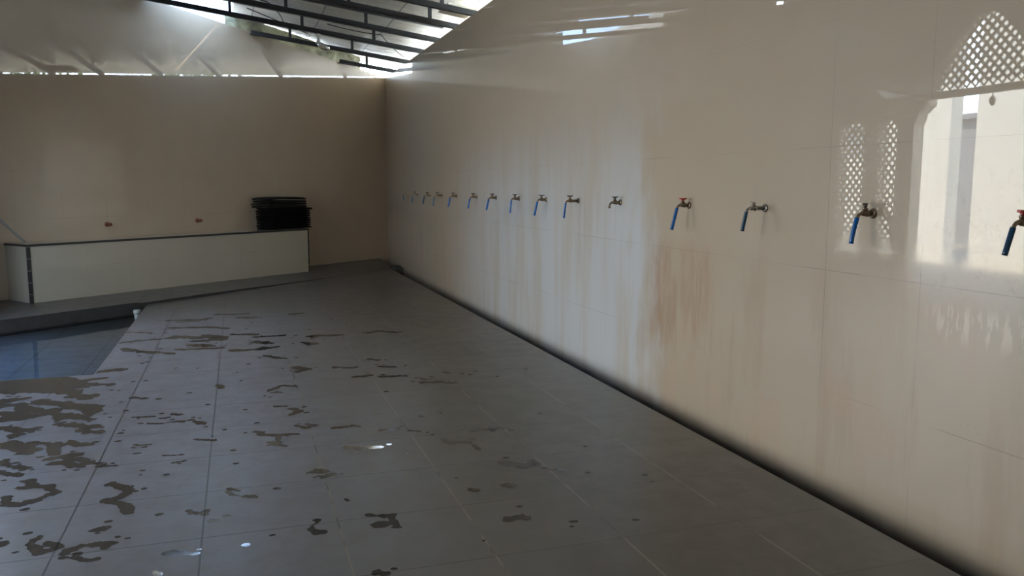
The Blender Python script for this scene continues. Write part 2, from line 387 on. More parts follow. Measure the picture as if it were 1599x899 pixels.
# sides of the basin and the gutter edge
def quad(a, b, c, d, mi=0): f = bm.faces.new([bm.verts.new(p) for p in (a, b, c, d)]); f.material_index = mi
quad((BX, BY0, 0), (BX, 12.4, 0), (BX, 12.4, -0.14), (BX, BY0, -0.14), 1)
quad((LX, BY0, 0), (BX, BY0, 0), (BX, BY0, -0.14), (LX, BY0, -0.14), 1)
quad((EX, -4, 0), (EX, CY, 0), (EX, CY, -0.3), (EX, -4, -0.3), 1)
quad((EX, -4, -0.3), (WX, -4, -0.3), (WX, CY, -0.3), (EX, CY, -0.3), 1)
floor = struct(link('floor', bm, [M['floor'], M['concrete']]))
bm = bmesh.new()
box(bm, LX, BX, BY0, 12.6, -0.2, -0.14)
struct(link('floor_basin', bm, M['basin']))
# raised strip in front of the bench and up to the corner
bm = bmesh.new()
def back_pt(s, off=0.0, z=0.0): p = CORN + BD * s - BN * off; p.z = z; return p
front = [E0, Vector((BX - 0.08, 0, 0)), E1, Vector((-0.3, 0, 0)), Vector((0.6, 0, 0)), E2, E3]
def lerp_edge(x): return E1 + (E2 - E1) * ((x - E1.x) / (E2.x - E1.x))
fx = [E0.x, -1.8, E1.x - 0.02, E1.x + 0.06, -0.6, 0.1, 0.8, E2.x, 2.1, EX]
fr, bk = [], []
for x in fx:
    if x <= E1.x: p = E0 + (E1 - E0) * ((x - E0.x) / (E1.x - E0.x))
    elif x <= E2.x: p = E1 + (E2 - E1) * ((x - E1.x) / (E2.x - E1.x))
    else: p = E2 + (E3 - E2) * ((x - E2.x) / (E3.x - E2.x))
    fr.append(Vector((p.x, p.y, edge_z(x) if x < E2.x else 0.001)))
for k, x in enumerate(fx):
    s = (WX - x) / -BD.x * 1.0
    s = max(s, 0.0)
    q = back_pt(s * (1.0 if k else 1.0)); bk.append(Vector((q.x, q.y, 0.075 + 0.025 * k / (len(fx)-1))))
vf = [bm.verts.new(p) for p in fr]; vb = [bm.verts.new(p) for p in bk]
vd = [bm.verts.new((p.x, p.y, -0.2)) for p in fr]
for i in range(len(fx)-1):
    bm.faces.new((vf[i], vf[i+1], vb[i+1], vb[i]))
    f = bm.faces.new((vd[i], vd[i+1], vf[i+1], vf[i])); f.material_index = 1
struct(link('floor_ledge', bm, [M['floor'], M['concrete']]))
# outer ground
bm = bmesh.new()
for x0, x1, y0, y1 in ((-60, LX-0.16, -40, 60), (LX-0.16, WX+0.14, -40, -4.2), (LX-0.16, WX+0.14, 17.5, 60)):
    quad_v = [bm.verts.new(p) for p in ((x0,y0,-0.05),(x1,y0,-0.05),(x1,y1,-0.05),(x0,y1,-0.05))]; bm.faces.new(quad_v)
struct(link('floor_courtyard', bm, M['earth']))
bm = bmesh.new(); bm.faces.new([bm.verts.new(p) for p in ((WX+0.14,-40,-0.05),(60,-40,-0.05),(60,60,-0.05),(WX+0.14,60,-0.05))])
struct(link('floor_lane', bm, M['pale_earth']))

bm = bmesh.new(); bm.faces.new([bm.verts.new(p) for p in ((-60,-40,-0.42),(60,-40,-0.42),(60,60,-0.42),(-60,60,-0.42))])  # unseen plane added to stop sky light leaking in from below
struct(link('floor_leak_blocker', bm, M['concrete']))

# ------------------------------------------------------------------ walls
bm = bmesh.new(); box(bm, WX, WX + 0.15, -4.2, CY + 0.15, -0.35, 3.73)
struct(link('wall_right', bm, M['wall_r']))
bm = bmesh.new()
SL = 8.3
a = CORN + BD * SL
a0 = CORN - BD * 0.12
pts = [Vector((a0.x, a0.y, -0.3)), Vector((a.x, a.y, -0.3)), Vector((a.x, a.y, wall_top(a.x))), Vector((a0.x, a0.y, wall_top(CORN.x) - 0.01))]
extrude_outline(bm, pts, BN * 0.15)
struct(link('wall_back', bm, M['wall_b']))
# dark soil line at the foot of the back wall beside the corner is a narrow channel cover
# left wall: a row of pointed arches with narrow pierced panels beside each
AC, AP = 8.40, 4.55                                     # centre of the seen arch, spacing
arches = [AC - AP * k for k in range(2)]
SP, APEX, HWA, HWO = 2.85, 3.77, 0.86, 1.08             # springing, apex, half widths of arch and opening
PANELS = ((1.39, 1.77), (2.06, 2.64))
PZ0, PZ1 = 0.55, 2.52
def arch_outline(yc):
    """right-to-left (falling y) outline of the door opening with its pointed head"""
    o = [(yc + HWO, 0.0), (yc + HWO, 2.42), (yc + HWO - 0.05, 2.50), (yc + HWO - 0.06, 2.58), (yc + HWO - 0.15, 2.64), (yc + HWA + 0.01, 2.68), (yc + HWA, SP)]
    n = 9
    for k in range(1, n):
        t = k / n; o.append((yc + HWA * (1 - t) ** 0.80 * (1 - 0.10 * t), SP + (APEX - SP) * math.sin(t * PI / 2) ** 1.15))
    return o + [(yc, APEX)] + [(2 * yc - y, z) for y, z in o[::-1]]
outl = [(12.6, 0.0), (12.6, 5.1), (-4.2, 5.1), (-4.2, 0.0)]
cuts = []
for yc in sorted(arches):
    for s in (-1, 1):
        for pa, pb in PANELS:
            lo, hi = sorted((yc + s * pa, yc + s * pb))
            if s < 0 and pa > 2: continue
            cuts.append((lo, [(hi, 0), (hi, PZ1 - 0.05), (hi - 0.05, PZ1), (lo + 0.05, PZ1), (lo, PZ1 - 0.05), (lo, 0)]))
    cuts.append((yc - HWO, arch_outline(yc)))
cuts.sort(key=lambda c: c[0])
line = []
for _, c in cuts: line += c[::-1]
poly = [(12.6, -0.2), (12.6, 5.1), (-4.2, 5.1), (-4.2, -0.2)] if False else [(12.6, 0.0), (12.6, 5.1), (-4.2, 5.1), (-4.2, 0.0)] + line
bm = bmesh.new()
extrude_outline(bm, [Vector((LX, y, z)) for y, z in poly], (-0.18, 0, 0))
for _, c in cuts:
    if len(c) == 6: box(bm, LX - 0.18, LX, c[-1][0], c[0][0], 0, PZ0)
box(bm, LX - 0.18, LX, -4.2, 12.6, -0.25, -0.001)
bmesh.ops.triangulate(bm, faces=[f for f in bm.faces if len(f.verts) > 4])
struct(link('wall_left', bm, M['wall_l']))
bm = bmesh.new(); box(bm, LX - 0.18, WX + 0.15, -4.35, -4.2, -0.2, 5.0)
struct(link('wall_rear', bm, M['wall_l']))

# pierced screens in the arch heads and side panels
def lattice(bm, inside, y0, y1, z0, z1, pitch, hole, x, th):
    ny = int((y1 - y0) / pitch * 2) + 2; nz = int((z1 - z0) / pitch * 2) + 2
    for i in range(-1, ny):
        for j in range(-1, nz):
            if (i + j) % 2: continue
            cy, cz = y0 + i * pitch / 2, z0 + j * pitch / 2
            if not inside(cy, cz): continue
            r, q = pitch / 2, hole
            outr = [(r, 0), (0, r), (-r, 0), (0, -r)]; inn = [(q, 0), (0, q), (-q, 0), (0, -q)]
            vo = [[bm.verts.new((x + dx, cy + a, cz + b)) for a, b in outr] for dx in (0, -th)]
            vi = [[bm.verts.new((x + dx, cy + a, cz + b)) for a, b in inn] for dx in (0, -th)]
            for k in range(4):
                l = (k + 1) % 4
                bm.faces.new((vo[0][k], vo[0][l], vi[0][l], vi[0][k])); bm.faces.new((vo[1][l], vo[1][k], vi[1][k], vi[1][l]))
                bm.faces.new((vi[0][k], vi[0][l], vi[1][l], vi[1][k]))
NAMES = ['nearest the far basin', 'in the middle of the left wall', 'at the near end of the left wall']
for n_, yc in enumerate(arches):
    root = struct(empty('window_%d' % (n_ + 1), (0, 0, 0)))
    bm = bmesh.new()
    def ins(y, z, yc=yc):
        if z < SP + 0.02 or z > APEX: return False
        t = math.asin(min(1, ((z - SP) / (APEX - SP)) ** (1 / 1.15))) * 2 / PI
        return abs(y - yc) < HWA * (1 - t) ** 0.80 * (1 - 0.10 * t) + 0.02
    lattice(bm, ins, yc - HWA, yc + HWA, SP, APEX, 0.135, 0.040, LX - 0.06, 0.014)
    link('arch_lattice', bm, M['jali'], root)
    bm = bmesh.new(); box(bm, LX - 0.13, LX - 0.02, yc - HWA - 0.02, yc + HWA + 0.02, SP - 0.09, SP)
    link('transom', bm, M['jali'], root)
    for s in (-1, 1):
        for pa, pb in PANELS:
            if s < 0 and pa > 2: continue
            lo, hi = sorted((yc + s * pa, yc + s * pb))
            bm = bmesh.new()
            lattice(bm, lambda y, z: lo - 0.02 < y < hi + 0.02 and PZ0 < z < PZ1, lo, hi, PZ0, PZ1, 0.135, 0.042, LX - 0.06, 0.014)
            link('side_lattice', bm, M['jali'], root)
# little lantern hanging from the transom of the seen arch
bm = bmesh.new()
tube(bm, [(0,0,0), (0,0,-0.05), (0,0,-0.055), (0,0,-0.10), (0,0,-0.15), (0,0,-0.17)], [0.006, 0.006, 0.03, 0.045, 0.03, 0.008], 10)
o = link('hanging_lantern', bm, M['brass'], smooth=True); o.location = (LX - 0.075, AC - 0.12, SP - 0.09)
tag(o, 'small lantern hanging under the arch transom, seen mirrored in the right wall', 'lantern')

# ------------------------------------------------------------------ roof
OX0, OX1, OY0 = -1.42, 0.055, 13.7
bm = bmesh.new()
def slab(x0, x1, y0, y1):
    v = []
    for dz in (0, 0.03):
        for x, y in ((x0, y0), (x1, y0), (x1, y1), (x0, y1)): v.append(bm.verts.new((x, y, roof_z(x) + dz)))
    for q in ((0,3,2,1),(4,5,6,7),(0,1,5,4),(1,2,6,5),(2,3,7,6),(3,0,4,7)): bm.faces.new([v[i] for i in q])
RX0, RX1, RY0, RY1 = LX - 0.5, WX + 1.1, -4.5, 17.5
slab(RX0, RX1, RY0, OY0); slab(RX0, OX0, OY0, RY1); slab(OX1, RX1, OY0, RY1)
struct(link('ceiling', bm, M['sheet']))
bm = bmesh.new(); slab(OX0 - 0.05, OX1 + 0.0, OY0, RY1)  # sheet added across the roof opening to break up the direct sun
for v in bm.verts: v.co.z += 0.034
o = link('sun_diffuser_sheet', bm, M['translucent']); tag(o, 'translucent sheet added over the roof opening to scatter the sun', 'roof sheet')
# stained sheets closing the gable above the back wall, right and left of the gap
def gable(x0, x1, name):
    bm = bmesh.new(); n = 24; pts = []
    top, bot = [], []
    for k in range(n * 3 + 1):
        x = x0 + (x1 - x0) * k / (n * 3); off = 0.010 * math.sin(k * 1.0)
        p = Vector((x, back_y(x), 0)) + BN * (0.22 + off)
        bot.append(bm.verts.new((p.x, p.y, wall_top(x) - 0.0)))
        top.append(bm.verts.new((p.x, p.y, roof_z(x))))
    for k in range(n * 3): bm.faces.new((bot[k], bot[k+1], top[k+1], top[k]))
    o = link(name, bm, M['gable']); md = o.modifiers.new('solid', 'SOLIDIFY'); md.thickness = 0.006
    return o
tag(gable(OX1, 2.55, 'gable_sheet'), 'stained olive sheet closing the gable above the back wall near the corner', 'sheet')
tag(gable(LX + 0.35, OX0, 'gable_sheet'), 'sheet closing the gable left of the bright gap', 'sheet')

# trusses
def make_truss(yt, label):
    root = empty('roof_truss', (WX, yt, 3.73))
    xl = max(LX + 0.02, WX + (yt - CY) * BD.x / BD.y + 0.02)
    def zz(x, base): return base + 0.137 * (WX - x) - 3.73
    bot0, top0 = 3.765, 3.985
    for nm, base in (('bottom_chord', bot0), ('top_chord', top0)):
        bm = bmesh.new(); beam(bm, (xl - WX, 0, zz(xl, base)), (0.13, 0, zz(WX + 0.13, base)), 0.06, 0.07); link(nm, bm, M['steel'], root)
    known = {16.15: [2.44, 1.77], 14.88: [2.0, 0.957], 13.66: [2.185, 1.065, 0.0], 12.55: [1.895, 0.76, -0.36, -1.48], 11.42: [2.6, 1.5, 0.4, -0.7, -1.8]}
    for x in known.get(yt, [2.55 - 1.1 * q for q in range(6)]):
        if x < xl + 0.05: continue
        bm = bmesh.new(); beam(bm, (x - WX, 0, zz(x, bot0)), (x - WX, 0, zz(x, top0)), 0.045, 0.045, Vector((0,1,0))); link('web', bm, M['steel'], root)
    tag(root, label, 'roof truss', 'black steel roof trusses')
TY = [16.15, 14.88, 13.66, 12.55, 11.42, 10.5, 9.5, 8.4, 7.3, 6.2, 5.1, 4.0, 2.8, 1.6, 0.4, -1.0, -2.4, -3.6]
ORD = ['shortest black steel roof truss, right in the far corner', 'black steel roof truss second from the far corner, its tip meeting the back wall',
       'black steel roof truss third from the far corner, the glass lamp hanging behind it', 'black steel roof truss fourth from the far corner',
       'black steel roof truss fifth from the far corner', 'black steel roof truss sixth from the far corner, highest in the photo',
       'black steel roof truss overhead, next nearer than the highest one in the photo', 'black steel roof truss overhead, above the bare tap without hose',
       'black steel roof truss overhead, above the bright blue hose with red handle', 'black steel roof truss overhead, above the tap at the right edge',
       'black steel roof truss just in front of the viewpoint, overhead', 'black steel roof truss nearest the rear wall, behind the viewpoint']
for k, yt in enumerate(TY[:7] + [7.9, 5.6, 3.2, 0.6, -2.0]):
    make_truss(yt, ORD[k])

# wall clad board at the eave
bm = bmesh.new()
beam(bm, (2.62, 10.75, 3.86), (3.0, 10.75, 3.80), 0.55, 0.02)
o = link('loose_eave_board', bm, M['plaster']); tag(o, 'pale loose board under the roof above the right wall, at the top of the photo', 'board')

# glass lamp hanging behind the third truss
lr = empty('glass_pendant_lamp', (1.31, 13.66, 3.93 + 0.0))
bm = bmesh.new(); tube(bm, [(0,0,0.03),(0,0,0.0),(0,0,-0.01)], [0.012,0.05,0.05], 14); link('ceiling_rose', bm, M['pvc'], lr, True)
bm = bmesh.new(); tube(bm, [(0,0,-0.01),(0,0,-0.05),(0,0,-0.09),(0,0,-0.13)], [0.045,0.022,0.03,0.05], 14); link('lamp_holder', bm, M['pvc'], lr, True)
bm = bmesh.new(); tube(bm, [(0,0,-0.12),(0.02,0,-0.15),(0.07,0,-0.175),(0.13,0,-0.19),(0.17,0,-0.195)], [0.03,0.045,0.05,0.045,0.02], 14); link('bulb', bm, M['glass'], lr, True)
tag(lr, 'small clear glass lamp with white holder hanging from the third truss', 'lamp')

# cables slung between the trusses
def cable(pts, label, r=0.008):
    bm = bmesh.new(); tube(bm, pts, r, 6); o = link('cable', bm, M['cable'], smooth=True); tag(o, label, 'cable'); return o
def sagged(a, b, sag, n=12):
    a = Vector(a); b = Vector(b); return [a.lerp(b, k/n) - Vector((0,0,sag*4*(k/n)*(1-k/n))) for k in range(n+1)]
cable(sagged((0.25, 13.6, 4.26), (1.25, 14.8, 4.14), 0.0), 'thin straight dark brace wire at the left end of the trusses')
cable(sagged((1.45, 13.62, 4.10), (2.3, 13.62, 3.98), 0.02), 'thin dark cable strung level between trusses right of the lamp')
cable(sagged((2.3, 13.62, 3.98), (2.9, 14.8, 3.83), 0.03), 'thin dark cable falling toward the far corner of the wall top')
cable([(0.35, 12.6, 4.20), (0.5, 12.62, 4.17), (0.6, 12.8, 4.16), (0.72, 13.2, 4.10), (0.78, 13.5, 4.06), (0.84, 13.6, 4.00), (0.98, 13.63, 3.99)], 'loose wavy dark cable dangling beside the bright gap', 0.007)

# ------------------------------------------------------------------ outside, seen through gaps and mirrored in the tiles
bm = bmesh.new()
XW = -8.0
box(bm, XW - 0.3, XW, 15.2, 19.0, -0.05, 2.25); box(bm, XW - 0.3, XW, -8, 12.75, -0.05, 5.2); box(bm, XW - 0.3, XW, 13.38, 15.2, -0.05, 5.2)
struct(link('wall_courtyard', bm, M['plaster']))
bm = bmesh.new(); box(bm, -16, -13, 14, 26, -0.05, 3.35); box(bm, -16.2, -12.8, 13.8, 26.2, 3.35, 3.5)
tag(link('distant_building', bm, M['grey_plaster']), 'grey flat-roofed building beyond the courtyard wall, seen mirrored through its gap', 'building')

def make_tree(x, y, h, seed):
    rd = random.Random(seed); root = empty('tree', (x, y, -0.05))
    bm = bmesh.new(); tube(bm, [(0,0,0),(0.05,0.03,h*0.3),(-0.04,0.06,h*0.6)], [0.16,0.12,0.07], 8)
    for k in range(5):
        a = k * 1.3; tube(bm, [(0,0,h*0.4),(math.cos(a)*0.5,math.sin(a)*0.5,h*0.62),(math.cos(a)*0.9,math.sin(a)*0.9,h*0.78)], [0.07,0.05,0.02], 6)
    link('trunk', bm, M['bark'], root, True)
    bm = bmesh.new()
    for k in range(1500):
        u = rd.random() ** 0.5; th = rd.uniform(0, 2*PI); ph = math.acos(rd.uniform(-1, 1))
        c = Vector((math.sin(ph)*math.cos(th)*1.5*u, math.sin(ph)*math.sin(th)*1.5*u, h*0.68 + math.cos(ph)*h*0.32*u))
        c += Vector(noise.noise_vector(c * 1.7)) * 0.5
        d1 = Vector((rd.gauss(0,1), rd.gauss(0,1), rd.gauss(0,1))).normalized(); d2 = d1.orthogonal().normalized()
        s = rd.uniform(0.08, 0.17)
        bm.faces.new([bm.verts.new(c + p) for p in (d1*s, d2*s*0.45, -d1*s, -d2*s*0.45)])
    link('foliage', bm, M['leaf'], root)
    return root
TRL = ['nearest the viewpoint', 'second from the viewpoint', 'third from the viewpoint', 'farthest, beyond the back corner']
for k, (x, y) in enumerate([(7.5, 3.0), (8.6, 7.6), (7.6, 12.0), (8.9, 16.4)]):
    tag(make_tree(x, y, 4.6 + 0.3 * (k % 3), 20 + k), 'green tree outside the right wall, ' + TRL[k] + ', glimpsed mirrored in the tiles', 'tree', 'trees outside the right wall')

# ------------------------------------------------------------------ tiled bench block
bpt = [ground(483, 422, 0.08), ground(48, 472, 0.08)]
bdir = (bpt[1] - bpt[0]).normalized()
L = (bpt[1] - bpt[0]).length
bnorm = Vector((-bdir.y, bdir.x, 0));
if bnorm.y < 0: bnorm = -bnorm
bench = empty('tiled_bench', bpt[0])
bench.rotation_euler = (0, 0, math.atan2(bdir.y, bdir.x)); TOPH = 0.735          # above its base
# local frame: +x along the front to the left end, depth along local -y (towards the back wall)
def dep(s):  # distance to the back wall at s
    p = bpt[0] + bdir * s; return ((CORN - p).dot(BN)) / bnorm.dot(BN) - 0.004
d0, d1 = dep(0), dep(L)
bm = bmesh.new(); extrude_outline(bm, [Vector((0.0, 0, -0.06)), Vector((L, 0, -0.06)), Vector((L, -d1, -0.06)), Vector((0.0, -d0, -0.06))], (0, 0, TOPH + 0.06))
link('body', bm, M['bench_tile'], bench)
bm = bmesh.new(); extrude_outline(bm, [Vector((-0.012, 0.012, TOPH)), Vector((L + 0.012, 0.012, TOPH)), Vector((L + 0.012, -d1, TOPH)), Vector((-0.012, -d0, TOPH))], (0, 0, 0.012))
o = link('top_slab', bm, M['bench_tile'], bench)
bm = bmesh.new(); beam(bm, (-0.014, 0.006, TOPH - 0.004), (L + 0.014, 0.006, TOPH - 0.004), 0.018, 0.030); o = link('edge_trim', bm, M['trim'], bench); o['label'] = 'black strip along the front top edge'
bm = bmesh.new(); beam(bm, (L + 0.006, 0.01, TOPH - 0.004), (L + 0.006, -d1, TOPH - 0.004), 0.018, 0.030); o = link('edge_trim', bm, M['trim'], bench); o['label'] = 'black strip along the left end top edge'
for xx, wd, lb in ((L - 0.012, 0.05, 'black tile strip up the left front corner'), (0.004, 0.022, 'black strip up the right front corner')):
    bm = bmesh.new()
    n = 5
    for k in range(n):
        z0 = -0.05 + (TOPH + 0.03) * k / n; z1 = -0.05 + (TOPH + 0.03) * (k + 1) / n - 0.006
        box(bm, xx - wd / 2, xx + wd / 2, -0.004, 0.009, z0, z1)
    o = link('corner_trim', bm, M['trim'], bench); o['label'] = lb
tag(bench, 'long cream tiled bench block with black edging along the back wall', 'bench')

# stack of folded mats on its right end
def at_bench(px, py, z, off):
    """point over the bench: along from the photo column px"""
    d = ray(px, py); d = Vector((d.x, d.y, 0)); t = (bpt[0].x * bnorm.x + bpt[0].y * bnorm.y + off) / (d.x * bnorm.x + d.y * bnorm.y)
    return Vector((d.x * t, d.y * t, z))
def make_mat(length, depth, th, seed, mat, bow):
    rd = random.Random(seed); bm = bmesh.new()
    nx, nsec = 18, 32
    grid = []
    sh = [rd.uniform(-0.012, 0.012) for _ in range(4)]
    for i in range(nx + 1):
        u = i / nx; x = (u - 0.5) * length
        sec = []
        for k in range(nsec):                      # folded section: rounded fold on the open side, pinch between the layers
            a = 2 * PI * k / nsec; cy, cz = math.cos(a), math.sin(a)
            yy = math.copysign(abs(cy) ** 0.14, cy) * depth / 2; z_ = math.copysign(abs(cz) ** 0.30, cz) * th / 2
            if abs(cz) < 0.2 and cy < 0: yy += 0.018                           # crease of the fold towards the viewer
            endf = 1 - 0.2 * max(0, abs(u - 0.5) * 2 - 0.9) * 10
            n1 = noise.noise(Vector((x * 5 + seed, yy * 5, z_ * 20)))
            sec.append(Vector((x + (0.02 * noise.noise(Vector((seed * 3.1, yy * 6, z_ * 30))) if i in (0, nx) else 0), yy + 0.010 * n1, z_ * endf + 0.0015 * noise.noise(Vector((x * 4, seed, yy * 3))) + bow * (1 - (2 * u - 1) ** 2))))
        grid.append([bm.verts.new(p) for p in sec])
    for i in range(nx):
        for k in range(nsec): bm.faces.new((grid[i][k], grid[i+1][k], grid[i+1][(k+1)%nsec], grid[i][(k+1)%nsec]))
    bm.faces.new(grid[0]); bm.faces.new(grid[-1][::-1]); bmesh.ops.recalc_face_normals(bm, faces=bm.faces)
    return link('folded_mat', bm, mat, smooth=True)
zt = 0.08 + TOPH + 0.012
NM = 13; th = 0.0405
rot = math.atan2(bdir.y, bdir.x)
mid = at_bench(443, 350, 0, 0.225)
z = zt
LBL = ['bottom folded black mat lying on the bench', 'second folded black mat from the bottom of the stack', 'third folded black mat from the bottom of the stack',
       'fourth folded black mat from the bottom of the stack', 'fifth folded black mat from the bottom of the stack', 'sixth folded black mat from the bottom of the stack',
       'seventh folded black mat, in the middle of the stack', 'eighth folded black mat from the bottom of the stack', 'ninth folded black mat, sticking out furthest right in the stack',
       'fourth folded mat from the top, first of those shifted left', 'third folded mat from the top, its left end jutting out', 'second folded mat from the top of the stack', 'topmost folded mat of the stack, faded and slightly domed']
for k in range(NM):
    top = k >= 9
    ln = random.uniform(0.87, 0.90) if not top else random.uniform(0.86, 0.90)
    sh = random.uniform(-0.012, 0.012) + (0.085 if top else 0.0)
    if k == 8: sh -= 0.02; ln += 0.03
    if k == 12: ln -= 0.03
    o = make_mat(ln, 0.40, th - 0.0015, k + 3, M['mat_olive'] if top else M['mat_black'], 0.018 if k == 12 else (0.004 if top else 0))
    o.location = mid + bdir * sh + Vector((0, 0, z + th / 2 + 0.002)); o.rotation_euler = (0, 0, rot + random.uniform(-0.012, 0.012))
    z += th + (0.0 if k < 9 else 0.003)
    tag(o, LBL[k], 'mat', 'folded black mats stacked on the bench')

# pipe stubs on the back wall
def back_hit(px, py):
    d = ray(px, py); t = (CORN - CAM).dot(BN) / d.dot(BN); return CAM + d * t
for (px, py), lb in (((167, 350), 'rusty pipe stub on the back wall above the left part of the bench'), ((308, 344), 'rusty pipe stub on the back wall above the middle of the bench')):
    p = back_hit(px, py); r = empty('pipe_stub', p, math.atan2(-BN.y, -BN.x))
    bm = bmesh.new(); tube(bm, [(-0.01,0,0),(0.008,0,0),(0.014,0,0)], [0.036,0.036,0.02], 14); link('wall_flange', bm, M['copper'], r, True)
    bm = bmesh.new(); tube(bm, [(0.0,0,0),(0.07,0,0),(0.07,0,0),(0.10,0,0)], [0.018,0.018,0.026,0.024], 12); link('end_cap', bm, M['copper'], r, True)
    tag(r, lb, 'pipe')
# white hose at the left edge, resting on the bench
p0 = back_hit(-60, 310) - BN * 0.3; p1 = back_hit(-14, 345) - BN * 0.28; p2 = back_hit(8, 366) - BN * 0.3; p3 = back_hit(19, 375) - BN * 0.32
zb = 0.08 + TOPH + 0.012 + 0.018
pts = [p0, p1, Vector((p2.x, p2.y, max(p2.z, zb + 0.04))), Vector((p3.x, p3.y, zb))]
bm = bmesh.new(); tube(bm, pts, 0.016, 10)
tag(link('white_pipe', bm, M['grey_pvc'], smooth=True), 'white plastic pipe leaning on the left end of the tiled bench', 'pipe')

# ------------------------------------------------------------------ basin details
bm = bmesh.new()
nx, ny = 2, 2
poly = [(LX + 0.0, BY0 + 0.0), (BX, BY0), (BX, 11.75)]
e = E0 + (E1 - E0) * ((LX - E0.x) / (E1.x - E0.x)); poly += [(E1.x, E1.y), (E0.x, E0.y)] if E0.x > LX else [(E1.x, E1.y), (e.x, e.y)]
bm.faces.new([bm.verts.new((x, y, -0.105)) for x, y in poly])
tag(link('basin_water', bm, M['water']), 'still shallow water standing in the sunken basin at the left', 'water')
bp = ground(206, 492, -0.12)
r = empty('drain_pipe', (BX - 0.07, 11.35, -0.14))
bm = bmesh.new(); tube(bm, [(0,0,0),(0,0,0.10)], 0.036, 14); link('pipe_body', bm, M['grey_pvc'], r, True)
bm = bmesh.new(); tube(bm, [(0,0,0.095),(0,0,0.14),(0,0,0.145)], [0.045,0.045,0.03], 14); link('collar', bm, M['grey_pvc'], r, True)
tag(r, 'short white plastic standpipe in the far right corner of the basin', 'pipe')

# small masonry block closing the gutter at the far end
bm = bmesh.new(); box(bm, EX + 0.002, WX - 0.002, 15.35, 15.75, -0.28, 0.035)
for v in bm.verts:
    if v.co.z > 0: v.co += Vector((random.uniform(-0.004,0.004), random.uniform(-0.02,0.02), random.uniform(-0.01,0.01)))
o = bevel(link('gutter_block', bm, M['concrete']), 0.01); tag(o, 'small dark masonry block at the far corner end of the wall gutter', 'block')

